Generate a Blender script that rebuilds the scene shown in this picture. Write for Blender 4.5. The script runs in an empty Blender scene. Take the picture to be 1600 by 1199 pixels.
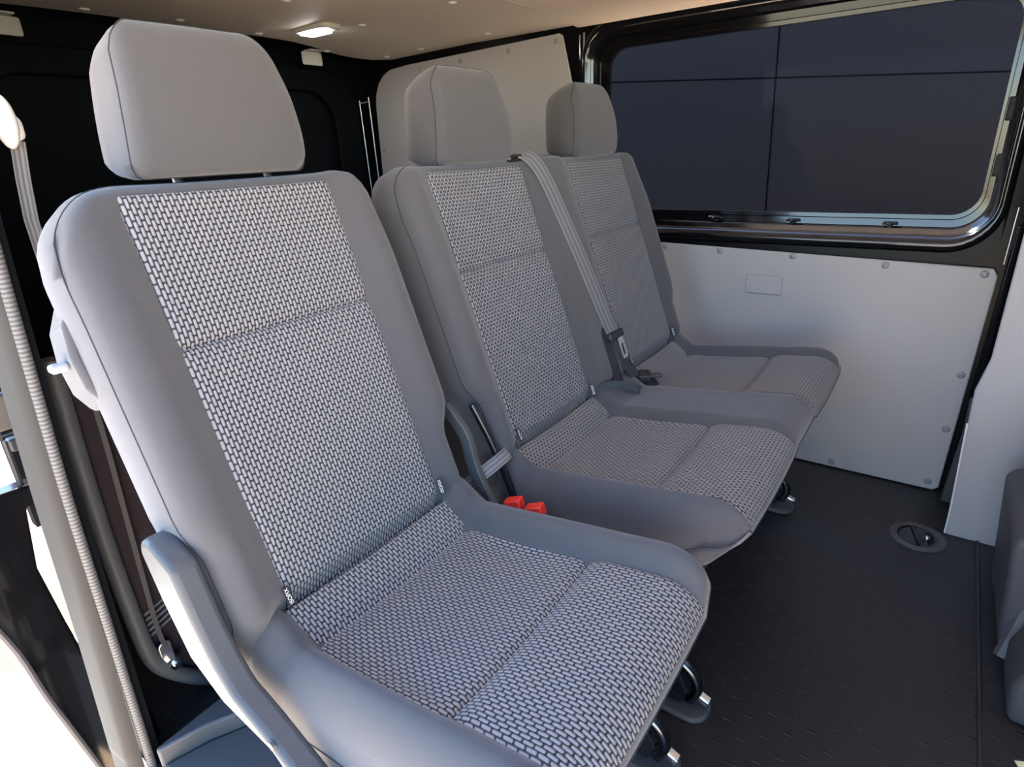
import bpy, bmesh, math
from mathutils import Vector, Matrix
PI = math.pi
scene = bpy.context.scene
COL = scene.collection

# ------------------------------------------------------------------ materials
def new_mat(name):
    m = bpy.data.materials.new(name); m.use_nodes = True
    nt = m.node_tree
    return m, nt, nt.nodes['Principled BSDF'], nt.nodes.new, nt.links.new

def plain(name, col, rough=.5, metal=0., coat=0., bump=0., bscale=400., sheen=0., vary=0., spec=.5):
    m, nt, b, N, L = new_mat(name)
    b.inputs['Base Color'].default_value = (*col, 1)
    b.inputs['Roughness'].default_value = rough
    b.inputs['Metallic'].default_value = metal
    b.inputs['Coat Weight'].default_value = coat
    b.inputs['Coat Roughness'].default_value = .04
    b.inputs['Sheen Weight'].default_value = sheen
    b.inputs['Specular IOR Level'].default_value = spec
    if bump or vary:
        tc = N('ShaderNodeTexCoord')
        n = N('ShaderNodeTexNoise'); n.inputs['Scale'].default_value = bscale; n.inputs['Detail'].default_value = 3
        L(tc.outputs['Object'], n.inputs['Vector'])
        if bump:
            bp = N('ShaderNodeBump'); bp.inputs['Strength'].default_value = bump; bp.inputs['Distance'].default_value = .001
            L(n.outputs['Fac'], bp.inputs['Height']); L(bp.outputs['Normal'], b.inputs['Normal'])
        if vary:
            mx = N('ShaderNodeMix'); mx.data_type = 'RGBA'
            mx.inputs['A'].default_value = (*[c*(1-vary) for c in col], 1)
            mx.inputs['B'].default_value = (*[min(1, c*(1+vary)) for c in col], 1)
            L(n.outputs['Fac'], mx.inputs['Factor']); L(mx.outputs['Result'], b.inputs['Base Color'])
    return m

def capsule_nodes(nt, vec_out, p, q, length, rad):
    """height of an offset grid of rounded stitches: 0 in the gaps, 1 on top"""
    N, L = nt.nodes.new, nt.links.new
    def M(op, a, b=None, c=None):
        n = N('ShaderNodeMath'); n.operation = op
        for i, v in enumerate((a, b, c)):
            if v is None: continue
            if hasattr(v, 'is_linked'): L(v, n.inputs[i])
            else: n.inputs[i].default_value = v
        return n.outputs[0]
    s = N('ShaderNodeSeparateXYZ'); L(vec_out, s.inputs[0])
    u = M('DIVIDE', s.outputs[0], p); col = M('FLOOR', u)
    par = M('FLOORED_MODULO', col, 2.)
    v = M('ADD', M('DIVIDE', s.outputs[1], q), M('MULTIPLY', par, .5))
    lx = M('MULTIPLY', M('SUBTRACT', M('FRACT', u), .5), p)
    ly = M('MULTIPLY', M('SUBTRACT', M('FRACT', v), .5), q)
    ey = M('MAXIMUM', M('SUBTRACT', M('ABSOLUTE', ly), length/2-rad), 0.)
    d = M('SQRT', M('ADD', M('MULTIPLY', lx, lx), M('MULTIPLY', ey, ey)))
    k = M('MINIMUM', M('DIVIDE', d, rad), 1.)
    h = M('SQRT', M('SUBTRACT', 1., M('MULTIPLY', k, k)))
    return h, k, M

def weave_mat():
    m, nt, b, N, L = new_mat('woven_fabric')
    uv = N('ShaderNodeUVMap')
    h, k, M = capsule_nodes(nt, uv.outputs['UV'], .0049, .0128, .0118, .00215)
    r = N('ShaderNodeValToRGB')
    r.color_ramp.elements[0].position = .30; r.color_ramp.elements[0].color = (.013, .013, .016, 1)
    r.color_ramp.elements[1].position = .85; r.color_ramp.elements[1].color = (.30, .296, .298, 1)
    L(h, r.inputs[0]); L(r.outputs[0], b.inputs['Base Color'])
    bp = N('ShaderNodeBump'); bp.inputs['Strength'].default_value = .8; bp.inputs['Distance'].default_value = .0016
    L(h, bp.inputs['Height']); L(bp.outputs['Normal'], b.inputs['Normal'])
    b.inputs['Roughness'].default_value = .55; b.inputs['Sheen Weight'].default_value = .15
    return m

def floor_mat():
    m, nt, b, N, L = new_mat('rubber_floor')
    tc = N('ShaderNodeTexCoord'); mp = N('ShaderNodeMapping'); mp.inputs['Rotation'].default_value = (0, 0, R(90))
    L(tc.outputs['Object'], mp.inputs[0])
    h, k, M = capsule_nodes(nt, mp.outputs[0], .026, .062, .016, .0028)
    n = N('ShaderNodeTexNoise'); n.inputs['Scale'].default_value = 500; L(tc.outputs['Object'], n.inputs['Vector'])
    ad = M('ADD', h, M('MULTIPLY', n.outputs['Fac'], .12))
    bp = N('ShaderNodeBump'); bp.inputs['Strength'].default_value = .7; bp.inputs['Distance'].default_value = .002
    L(ad, bp.inputs['Height']); L(bp.outputs['Normal'], b.inputs['Normal'])
    b.inputs['Base Color'].default_value = (.021, .022, .024, 1); b.inputs['Roughness'].default_value = .42
    return m

def striped(name, col_a, col_b, scale, axis, rough=.6, bump=.6, dist=.001):
    m, nt, b, N, L = new_mat(name)
    tc = N('ShaderNodeTexCoord')
    w = N('ShaderNodeTexWave'); w.bands_direction = axis; w.inputs['Scale'].default_value = scale
    L(tc.outputs['Object' if axis != 'UVX' else 'UV'], w.inputs['Vector'])
    mx = N('ShaderNodeMix'); mx.data_type = 'RGBA'
    mx.inputs['A'].default_value = (*col_a, 1); mx.inputs['B'].default_value = (*col_b, 1)
    L(w.outputs['Fac'], mx.inputs['Factor']); L(mx.outputs['Result'], b.inputs['Base Color'])
    bp = N('ShaderNodeBump'); bp.inputs['Strength'].default_value = bump; bp.inputs['Distance'].default_value = dist
    L(w.outputs['Fac'], bp.inputs['Height']); L(bp.outputs['Normal'], b.inputs['Normal'])
    b.inputs['Roughness'].default_value = rough
    return m

def webbing_mat(name, ca, cb):
    """belt webbing: a few lengthwise stripes across the UV width"""
    m, nt, b, N, L = new_mat(name)
    uv = N('ShaderNodeUVMap'); s = N('ShaderNodeSeparateXYZ'); L(uv.outputs['UV'], s.inputs[0])
    w = N('ShaderNodeMath'); w.operation = 'MULTIPLY'; w.inputs[1].default_value = 2*PI*3; L(s.outputs[0], w.inputs[0])
    c = N('ShaderNodeMath'); c.operation = 'COSINE'; L(w.outputs[0], c.inputs[0])
    r = N('ShaderNodeMapRange'); r.inputs[1].default_value = -1; r.inputs[2].default_value = 1; L(c.outputs[0], r.inputs[0])
    mx = N('ShaderNodeMix'); mx.data_type = 'RGBA'; mx.inputs['A'].default_value = (*ca, 1); mx.inputs['B'].default_value = (*cb, 1)
    L(r.outputs[0], mx.inputs['Factor']); L(mx.outputs['Result'], b.inputs['Base Color'])
    bp = N('ShaderNodeBump'); bp.inputs['Strength'].default_value = .4; bp.inputs['Distance'].default_value = .001
    L(r.outputs[0], bp.inputs['Height']); L(bp.outputs['Normal'], b.inputs['Normal'])
    b.inputs['Roughness'].default_value = .55; b.inputs['Sheen Weight'].default_value = .2
    return m

def emit(name, col, s):
    m, nt, b, N, L = new_mat(name)
    b.inputs['Base Color'].default_value = (*col, 1)
    b.inputs['Emission Color'].default_value = (*col, 1); b.inputs['Emission Strength'].default_value = s
    return m

def R(d): return math.radians(d)

M = {}
M['fabric'] = plain('grey_fabric', (.083, .082, .085), .95, bump=.5, bscale=1400, sheen=.35, vary=.18, spec=.2)
M['weave'] = weave_mat()
M['seam'] = plain('seam_thread', (.03, .03, .035), .9)
M['plastic'] = plain('grey_plastic', (.078, .08, .082), .45, spec=.35, bump=.25, bscale=900)
M['dark_plastic'] = plain('dark_plastic', (.03, .03, .034), .45, bump=.2, bscale=700)
M['mid_plastic'] = plain('charcoal_plastic', (.075, .072, .08), .55, bump=.2, bscale=700)
M['black_paint'] = plain('black_paint', (.005, .005, .006), .1, coat=.25)
M['satin_black'] = plain('satin_black', (.004, .004, .005), .3, spec=.12)
M['rear_black'] = plain('rear_black', (.003, .0035, .005), .6, spec=.08)
M['purple_dark'] = plain('dark_trim', (.018, .012, .016), .6, spec=.2)
M['panel'] = plain('panel_grey', (.40, .39, .388), .55, bump=.15, bscale=900, vary=.05)
M['liner'] = plain('ceiling_liner', (.80, .72, .61), .6, bump=.15, bscale=900, vary=.04)
M['beige'] = plain('beige_plastic', (.62, .60, .54), .5)
M['screw'] = plain('screw_grey', (.27, .27, .27), .35)
M['rubber'] = floor_mat()
M['metal'] = plain('bright_metal', (.8, .8, .8), .18, metal=1)
M['steel'] = plain('brushed_steel', (.6, .6, .62), .3, metal=1)
M['gloss'] = plain('gloss_black', (.012, .012, .013), .22, coat=.5)
M['red'] = plain('red_plastic', (.85, .05, .03), .4)
M['jamb'] = plain('jamb_grey', (.05, .047, .043), .65, spec=.15)
M['seal'] = striped('ribbed_seal', (.06, .06, .06), (.17, .17, .165), 55, 'Z', .6)
M['dark_steel'] = plain('dark_steel', (.16, .16, .17), .2, metal=1)
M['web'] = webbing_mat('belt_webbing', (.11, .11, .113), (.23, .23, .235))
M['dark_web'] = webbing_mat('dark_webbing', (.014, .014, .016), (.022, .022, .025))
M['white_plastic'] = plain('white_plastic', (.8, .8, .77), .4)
M['lamp'] = emit('lamp_lens', (1., .97, .98), 9.)
M['tag'] = plain('black_tag', (.012, .012, .012), .6)
M['tag_text'] = plain('white_thread', (.8, .8, .8), .7)
M['paper'] = plain('yellow_paper', (.8, .78, .48), .8)
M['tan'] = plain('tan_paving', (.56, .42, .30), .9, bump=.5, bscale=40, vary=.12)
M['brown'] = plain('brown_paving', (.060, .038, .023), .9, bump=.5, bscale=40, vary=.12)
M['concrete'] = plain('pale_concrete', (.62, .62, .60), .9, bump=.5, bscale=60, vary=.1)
M['cladding'] = plain('dark_cladding', (.0175, .0165, .0172), 1., vary=.03, bscale=3, spec=0.)
M['joint'] = plain('cladding_joint', (.0015, .0015, .002), 1., spec=0.)

def glass_mat():
    m, nt, b, N, L = new_mat('window_glass')
    out = nt.nodes['Material Output']; nt.nodes.remove(b)
    t = N('ShaderNodeBsdfTransparent'); t.inputs[0].default_value = (.86, .87, .9, 1)
    g = N('ShaderNodeBsdfGlossy'); g.inputs['Roughness'].default_value = .0
    mx = N('ShaderNodeMixShader'); mx.inputs[0].default_value = .001
    L(t.outputs[0], mx.inputs[1]); L(g.outputs[0], mx.inputs[2]); L(mx.outputs[0], out.inputs[0])
    return m
M['glass'] = glass_mat()

# ------------------------------------------------------------------ object helpers
def setp(o, label=None, cat=None, group=None, kind=None):
    if label: o['label'] = label
    if cat: o['category'] = cat
    if group: o['group'] = group
    if kind: o['kind'] = kind
    return o

def thing(name, label, cat, loc=(0, 0, 0), group=None):
    o = bpy.data.objects.new(name, None); COL.objects.link(o); o.location = loc; o.empty_display_size = .05
    return setp(o, label, cat, group)

def obj(name, bm, mat, parent=None, smooth=True, bevel=0., seg=2, angle=40):
    bmesh.ops.recalc_face_normals(bm, faces=bm.faces)
    me = bpy.data.meshes.new(name); bm.to_mesh(me); bm.free()
    if smooth:
        for p in me.polygons: p.use_smooth = True
    me.materials.append(mat if not isinstance(mat, str) else M[mat])
    o = bpy.data.objects.new(name, me); COL.objects.link(o)
    if parent is not None:
        o.parent = parent
        w = Vector((0, 0, 0)); p = parent
        while p is not None: w += p.location; p = p.parent
        o.location = -w                       # meshes are written in world coordinates
    if bevel:
        b = o.modifiers.new('bevel', 'BEVEL'); b.width = bevel; b.segments = seg; b.limit_method = 'ANGLE'; b.angle_limit = R(35)
    if smooth and angle:
        for e in me.edges: pass
        try:
            me.set_sharp_from_angle(angle=R(angle))
        except Exception: pass
    return o

def BM(): return bmesh.new()

def add_box(bm, c, s, rot=None):
    r = bmesh.ops.create_cube(bm, size=1.)
    mt = Matrix.Translation(c) @ (rot.to_4x4() if rot else Matrix()) @ Matrix.Diagonal((*s, 1))
    bmesh.ops.transform(bm, matrix=mt, verts=r['verts']); return bm

def add_prism(bm, poly, frame, d0, d1):
    """poly: 2D outline; frame(a, b, d) -> world; extruded between depths d0 and d1"""
    A = [bm.verts.new(frame(a, b, d0)) for a, b in poly]; B = [bm.verts.new(frame(a, b, d1)) for a, b in poly]
    n = len(poly)
    bm.faces.new(A); bm.faces.new(B[::-1])
    for i in range(n): bm.faces.new((A[i], A[(i+1) % n], B[(i+1) % n], B[i]))
    return bm

def FXZ(x, z, y): return Vector((x, y, z))
def FYZ(y, z, x): return Vector((x, y, z))
def FXY(x, y, z): return Vector((x, y, z))

def rrect(x0, x1, z0, z1, r, n=6):
    if not isinstance(r, (list, tuple)): r = [r]*4
    out = []
    for (cx, cz, a0, rr) in ((x1-r[0], z0+r[0], -90, r[0]), (x1-r[1], z1-r[1], 0, r[1]), (x0+r[2], z1-r[2], 90, r[2]), (x0+r[3], z0+r[3], 180, r[3])):
        for k in range(n+1):
            a = R(a0+90*k/n); out.append((cx+rr*math.cos(a), cz+rr*math.sin(a)))
    return out

def add_tube(bm, pts, rad, n=8, closed=False):
    pts = [Vector(p) for p in pts]; m = len(pts); rings = []
    up = None
    for i, p in enumerate(pts):
        if closed: d = pts[(i+1) % m]-pts[i-1]
        else: d = pts[min(i+1, m-1)]-pts[max(i-1, 0)]
        d.normalize()
        if up is None:
            up = d.orthogonal().normalized()
        up = (up-d*up.dot(d)).normalized(); v = d.cross(up)
        rr = rad[i] if isinstance(rad, (list, tuple)) else rad
        rings.append([bm.verts.new(p+(up*math.cos(2*PI*k/n)+v*math.sin(2*PI*k/n))*rr) for k in range(n)])
    for i in range(m if closed else m-1):
        a, b = rings[i], rings[(i+1) % m]
        for k in range(n): bm.faces.new((a[k], a[(k+1) % n], b[(k+1) % n], b[k]))
    if not closed:
        bm.faces.new(rings[0][::-1]); bm.faces.new(rings[-1])
    return bm

def smooth_path(pts, n=8):
    pts = [Vector(p) for p in pts]; out = []
    for i in range(len(pts)-1):
        p0, p1, p2, p3 = pts[max(i-1, 0)], pts[i], pts[i+1], pts[min(i+2, len(pts)-1)]
        for k in range(n):
            t = k/n
            out.append(.5*((2*p1)+(p2-p0)*t+(2*p0-5*p1+4*p2-p3)*t*t+(3*p1-p0-3*p2+p3)*t**3))
    out.append(pts[-1]); return out

def add_strap(bm, pts, wdir, width, thick=.0022):
    """flat webbing along pts; wdir: one width direction or one per point; uv.x runs over the width"""
    uvl = bm.loops.layers.uv.verify()
    pts = [Vector(p) for p in pts]; m = len(pts); rows = []; K = 6
    for i, p in enumerate(pts):
        d = (pts[min(i+1, m-1)]-pts[max(i-1, 0)]).normalized()
        w = Vector(wdir[i] if isinstance(wdir, list) else wdir); w = (w-d*w.dot(d)).normalized(); nn = d.cross(w)
        top = [bm.verts.new(p+w*width*(k/K-.5)+nn*thick/2) for k in range(K+1)]
        bot = [bm.verts.new(p+w*width*(k/K-.5)-nn*thick/2) for k in range(K, -1, -1)]
        rows.append(top+bot)
    n = 2*(K+1)
    us = [k/K for k in range(K+1)]+[k/K for k in range(K, -1, -1)]
    for i in range(m-1):
        for k in range(n):
            k2 = (k+1) % n
            f = bm.faces.new((rows[i][k], rows[i][k2], rows[i+1][k2], rows[i+1][k]))
            for lp, (u, v) in zip(f.loops, ((us[k], i), (us[k2], i), (us[k2], i+1), (us[k], i+1))): lp[uvl].uv = (u, v*.02)
    bm.faces.new(rows[0][::-1]); bm.faces.new(rows[-1]); return bm

def add_disc(bm, c, axis, r, h, n=16, r2=None):
    rot = Vector((0, 0, 1)).rotation_difference(Vector(axis)).to_matrix().to_4x4()
    bmesh.ops.create_cone(bm, cap_ends=True, segments=n, radius1=r, radius2=r2 if r2 is not None else r*.75, depth=h, matrix=Matrix.Translation(c) @ rot)
    return bm

def sstep(a, b, x):
    t = min(1., max(0., (x-a)/(b-a))); return t*t*(3-2*t)

# ------------------------------------------------------------------ upholstered pads
TH, PH = .3423, .1283
BU, BN = Vector((-math.sin(TH), 0, math.cos(TH))), Vector((math.cos(TH), 0, math.sin(TH)))
CA, CN = Vector((math.cos(PH), 0, math.sin(PH))), Vector((-math.sin(PH), 0, math.cos(PH)))
EY = Vector((0, 1, 0))

class Pad:
    """padded block: a front surface over a rounded outline, rolled at its rim, with a gusset behind"""
    def __init__(s, o, et, en, s0, s1, t0, t1, H, rl=.03, rr=.03, rb=.02, rt=.03, Rs=.03, Rt=None, Rb=None, ct=.05, cb=.0, notch=None, depth=.1, ctr=None, under=0., Rl=None, Rr=None):
        s.o, s.et, s.en = Vector(o), et, en
        s.s0, s.s1, s.t0, s.t1, s.H = s0, s1, t0, t1, H
        s.rl, s.rr, s.rb, s.rt, s.Rs = rl, rr, rb, rt, Rs
        s.Rt = Rt if Rt is not None else Rs; s.Rb = Rb if Rb is not None else Rs
        s.ct, s.cb, s.notch, s.depth = ct, cb, notch or (lambda t: (0., 0.)), depth
        s.recess = None; s.ctr = ctr if ctr is not None else ct; s.under = under; s.Rl = Rs if Rl is None else Rl; s.Rr = Rs if Rr is None else Rr
    def ends(s, q):
        d = min(q-s.s0, s.s1-q)
        f = lambda c: 0. if c <= 0 or d >= c else c-math.sqrt(max(0., c*c-(c-d)**2))
        return s.t0+f(s.cb), s.t1-f(s.ct if q-s.s0 < s.s1-q else s.ctr)
    def sides(s, t):
        a, b = s.notch(t); return s.s0+a, s.s1-b
    def n_at(s, q, t):
        tb, tt = s.ends(q); sl, sr = s.sides(t)
        kx = max(0., 1-(q-sl)/s.rl, 1-(sr-q)/s.rr); kt = max(0., 1-(tt-t)/s.rt); kb = max(0., 1-(t-tb)/s.rb)
        ky = max(kt, kb); RY = s.Rt if kt >= kb else s.Rb
        k2 = kx*kx+ky*ky
        if k2 < 1e-9: return s.H(q, t)
        RX = s.Rl if (q-sl)/s.rl < (sr-q)/s.rr else s.Rr
        Re = (RX*kx*kx+RY*ky*ky)/k2
        return s.H(q, t)-Re*(1-math.sqrt(max(0., 1-min(1., k2))))
    def P(s, q, t, n): return s.o+EY*q+s.et*t+s.en*n
    def build(s, name, mat, parent, nu=40, nv=44, bulge=.004, back=.9, seam=None, back_t=None):
        bm = BM()
        sp = lambda k, n: .45*(k/n)+.55*(.5-.5*math.cos(PI*k/n))
        V = {}; raw = {}
        for j in range(nv+1):
            for i in range(nu+1):
                a, b = sp(i, nu), sp(j, nv)
                q = s.s0+(s.s1-s.s0)*a; tb, tt = s.ends(q); t = tb+(tt-tb)*b
                sl, sr = s.sides(t)
                q2 = sl+(sr-sl)*a
                n = s.n_at(q2, t)-(s.recess(q2, t) if s.recess else 0.); raw[i, j] = (q2, t, n); V[i, j] = bm.verts.new(s.P(q2, t, n))
        for j in range(nv):
            for i in range(nu): bm.faces.new((V[i, j], V[i+1, j], V[i+1, j+1], V[i, j+1]))
        loop = [(i, 0) for i in range(nu)]+[(nu, j) for j in range(nv)]+[(i, nv) for i in range(nu, 0, -1)]+[(0, j) for j in range(nv, 0, -1)]
        cs, ctt = (s.s0+s.s1)/2, (s.t0+s.t1)/2
        prev = [V[k] for k in loop]
        for f, sc in ((.25, 1+bulge*4), (.6, 1+bulge*4), (.88, .985), (1., back)):
            cur = []
            st = sc if back_t is None else 1-(1-back_t)*f*f
            for k in loop:
                q, t, n = raw[k]; nb = n+(-s.depth-n)*f
                cur.append(bm.verts.new(s.P(cs+(q-cs)*sc, ctt+(t-ctt)*st-s.under*f*sstep(ctt, s.t1, t), nb)))
            m = len(loop)
            for k in range(m): bm.faces.new((prev[k], prev[(k+1) % m], cur[(k+1) % m], cur[k]))
            prev = cur
        bm.faces.new(prev)
        o = obj(name, bm, mat, parent, angle=0)
        if seam:
            bs = BM()
            pts = [s.P(*raw[k]) for k in loop]
            add_tube(bs, pts, .0009, 6, closed=True)
            obj('seam', bs, 'seam', o)
        return o
    def insert(s, name, parent, i0, i1, t0, t1, seams=(), nu=40, nv=260, lift=.0018):
        """woven centre panel laid into the pad, UV in metres"""
        bm = BM(); uvl = bm.loops.layers.uv.verify(); V = {}; U = {}
        arc = {}
        for i in range(nu+1):
            acc = 0.; last = None
            for j in range(nv+1):
                t = t0+(t1-t0)*j/nv
                a, b = i0(t), i1(t); q = a+(b-a)*i/nu
                e = min(i, nu-i)/nu*(b-a)
                ed = min(e, t-t0+.004, t1-t+.004)
                n = s.n_at(q, t)+lift-.004*math.exp(-(ed/.004)**2)
                for sm in seams: n -= .0055*math.exp(-((t-sm)/.0028)**2)+.0035*math.exp(-((t-sm)/.014)**2)
                p = s.P(q, t, n)
                if last is not None: acc += (p-last).length
                last = p; V[i, j] = bm.verts.new(p); U[i, j] = (q, acc)
        for j in range(nv):
            for i in range(nu):
                ks = ((i, j), (i+1, j), (i+1, j+1), (i, j+1))
                f = bm.faces.new([V[k] for k in ks])
                for lp, k in zip(f.loops, ks): lp[uvl].uv = U[k]
        o = obj(name, bm, 'weave', parent, angle=0)
        for p in o.data.polygons:                                   # front side outwards
            pass
        return o

def isofix_tag(parent, y, v, n, tilt=0., yaw=0.):
    """small black sewn label lettered ISOFIX, running up the insert's edge"""
    o = Vector((0, y, .43))+BU*v+BN*n
    rot = Matrix((EY, BU, BN)).transposed() @ Matrix.Rotation(tilt, 3, 'Z') @ Matrix.Rotation(yaw, 3, 'Y')
    bm = BM(); add_box(bm, o, (.009, .025, .0012), rot)
    t = obj('label_tag', bm, 'tag', parent, bevel=.0004); t['label'] = 'small black sewn label with white lettering'
    cu = bpy.data.curves.new('lettering', 'FONT'); cu.body = 'ISOFIX'; cu.size = .0072; cu.align_x = 'CENTER'; cu.align_y = 'CENTER'; cu.extrude = .0002
    cu.materials.append(M['tag_text'])
    tmp = bpy.data.objects.new('lettering_outline', cu)
    me = bpy.data.meshes.new_from_object(tmp); bpy.data.objects.remove(tmp)
    c = bpy.data.objects.new('lettering', me); COL.objects.link(c); c.parent = t
    w = rot @ Matrix.Rotation(R(90), 3, 'Z')
    c.matrix_parent_inverse = Matrix()
    off = Vector((0, 0, 0)); p = t
    while p is not None: off += p.location; p = p.parent
    c.location = o+(rot @ Vector((0, 0, .0008)))-off; c.rotation_euler = w.to_euler()
    return t

Y1, Y2, Y3 = -.4833, 0., .46
IW_T, IW_B, VT, VS = .141, .1372, .4958, .3245
def iw(v): return IW_B+(IW_T-IW_B)*max(0., v)/VT

# ================================================================== SEATS
def bolster(d, v):               # d: distance outside the insert's edge
    amp = .024*(1-.45*sstep(.36, .5, v))
    return amp*sstep(0., .045, d)
def back_notch(t):
    k = .020*(1-sstep(.09, .15, t)); return (k*.6, k*1.3)

# ---- single seat
single = thing('single_seat', 'single grey seat nearest the open doorway, grey plastic side cover beside it', 'car seat', (0, Y1, 0))
def tuck(t): return .018*(1-sstep(-.012, .020, t))
def H1(q, t): return -tuck(t)+bolster(abs(q-Y1)-iw(t)+.004, t)-.004*math.cos(min(1., abs(q-Y1)/.14)*PI/2)
bp1 = Pad((0, 0, .43), BU, BN, Y1-.214, Y1+.210, -.06, .517, H1, rl=.028, rr=.032, rt=.024, rb=.03, Rs=.03, Rt=.022, ct=.088, ctr=.055, cb=.02, notch=back_notch, depth=.095)
bp1.recess = lambda q, t: .010*sstep(.0, .012, iw(t)-abs(q-Y1))*(1-sstep(.485, .5, t))
b1 = bp1.build('backrest', 'fabric', single, seam=True)
bp1.insert('backrest_insert', b1, lambda t: Y1-iw(t), lambda t: Y1+iw(t), -.03, .499, (VS,))['label'] = 'woven pale grey stitched centre panel'

def HC(yc, q, a, wide=.143):
    d = abs(q-yc)
    h = -.005*math.cos(min(1., d/.14)*PI/2)
    h += .022*sstep(wide-.004, wide+.018, d)
    h += (.006+.036*max(0., 1-max(0., a)/.0444))*(1-sstep(.043, .048, a))*sstep(-.022, .008, a)
    h -= .009*math.sin(PI*min(1., max(0., (a-.0444)/.213)))*(1-sstep(wide-.02, wide+.01, d))
    h += .007*sstep(.25, .29, a)*(1-sstep(wide-.01, wide+.02, d))
    return h
cp1 = Pad((0, 0, .385), CA, CN, Y1-.203, Y1+.200, -.06, .412, lambda q, a: HC(Y1, q, a)+.010*sstep(.14, .16, q-Y1), rl=.048, rr=.030, rt=.055, rb=.02, Rs=.032, Rt=.045, ct=.045, cb=.02, depth=.105, under=.075, Rl=.080, Rr=.055)
C1, C2, WC = .0444, .2574, .1431
cp1.recess = lambda q, t: .010*sstep(.0, .012, WC-abs(q-Y1))*(1-sstep(.402, .41, t))
c1 = cp1.build('cushion', 'fabric', single, seam=True, back=.93)
C1, C2, WC = .0444, .2574, .1431
cp1.insert('cushion_insert', c1, lambda t: Y1-WC, lambda t: Y1+WC, -.012, .4105, (C1, C2))['label'] = 'woven pale grey stitched centre panel'

def headrest(parent, yc, off=.015, wl=.120, nl=.020, dz=0.):
    o = Vector((0, yc+off, .43))+BU*(.512-dz)+BN*.002
    a = .10; et = Vector((-math.sin(a), 0, math.cos(a))); en = Vector((math.cos(a), 0, math.sin(a)))
    def H(q, t): return .006*math.cos(q/.12*PI/2)-.016*sstep(.08, .18, t)-.006*(1-sstep(.0, .06, t))
    def notch(t):
        k = (max(0., t)/.166)**1.7; return (nl*k, .026*k+.005*max(0., (.04-t)/.04)**2)
    pd = Pad(o, et, en, -wl, .112, 0., .168, H, rl=.016, rr=.026, rt=.028, rb=.020, Rs=.014, Rt=.018, Rb=.016, ct=.034, ctr=.046, cb=.012, notch=notch, depth=.098)
    h = pd.build('headrest', 'fabric', parent, nu=36, nv=36, bulge=.003, back=.88, back_t=.74, seam=True)
    for sg in (-1, 1):
        bm = BM(); base = Vector((-.0, yc+off+sg*.062, .43))+BU*.49-BN*.04
        add_tube(bm, [base, base+BU*.06], .006, 12)
        obj('post', bm, 'steel', h)
    return h
headrest(single, Y1, dz=-.004)
isofix_tag(single, Y1-.138, .013, .009, R(4))
isofix_tag(single, Y1+.136, .022, .010, R(-3), R(-62))

# back shell and its release knob, seen past the left edge of the backrest
bm = BM()
prof = [(-.205, .415), (-.221, .385), (-.226, .35), (-.224, .315), (-.212, .29), (-.19, .29), (-.19, .415)]
add_prism(bm, prof, lambda q, v, n: Vector((0, Y1+q, .43))+BU*v+BN*n, -.105, -.045)
sh = obj('back_shell', bm, 'fabric', single, bevel=.006)
bm = BM(); kp = Vector((0, Y1-.235, .43))+BU*.345-BN*.065
add_box(bm, kp, (.014, .018, .010)); obj('release_knob', bm, 'panel', single, bevel=.004, seg=3)

# grey recliner cover on the doorway side
bm = BM()
prof = [(-.096, .535), (-.088, .552), (-.066, .556), (-.026, .536), (-.006, .478), (.016, .432), (.040, .404), (.085, .385), (.150, .350), (.28, .31), (.28, .285), (.17, .30), (.095, .362), (.010, .374), (-.046, .408), (-.078, .478)]
add_prism(bm, prof, FXZ, -.724, -.694)
rc = obj('recliner_cover', bm, 'plastic', single, bevel=.007, seg=3)
bm = BM(); add_disc(bm, (.098, -.7225, .372), (0, -1, 0), .007, .003, 16); obj('cover_screw', bm, 'dark_plastic', rc)
# lower side cover and inner plastic strip
bm = BM(); add_prism(bm, [(-.02, .335), (.36, .385), (.38, .335), (.33, .27), (.02, .25)], FXZ, -.668, -.655)
obj('side_skirt', bm, 'plastic', single, bevel=.004)
bm = BM()
pts = smooth_path([(-.055, Y1+.219, .545), (-.018, Y1+.222, .50), (-.006, Y1+.222, .455), (.012, Y1+.222, .41), (.035, Y1+.222, .37)], 6)
add_strap(bm, pts, (1, 0, .3), .022, .012); obj('inner_recliner_cover', bm, 'plastic', single, bevel=.002)

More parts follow.
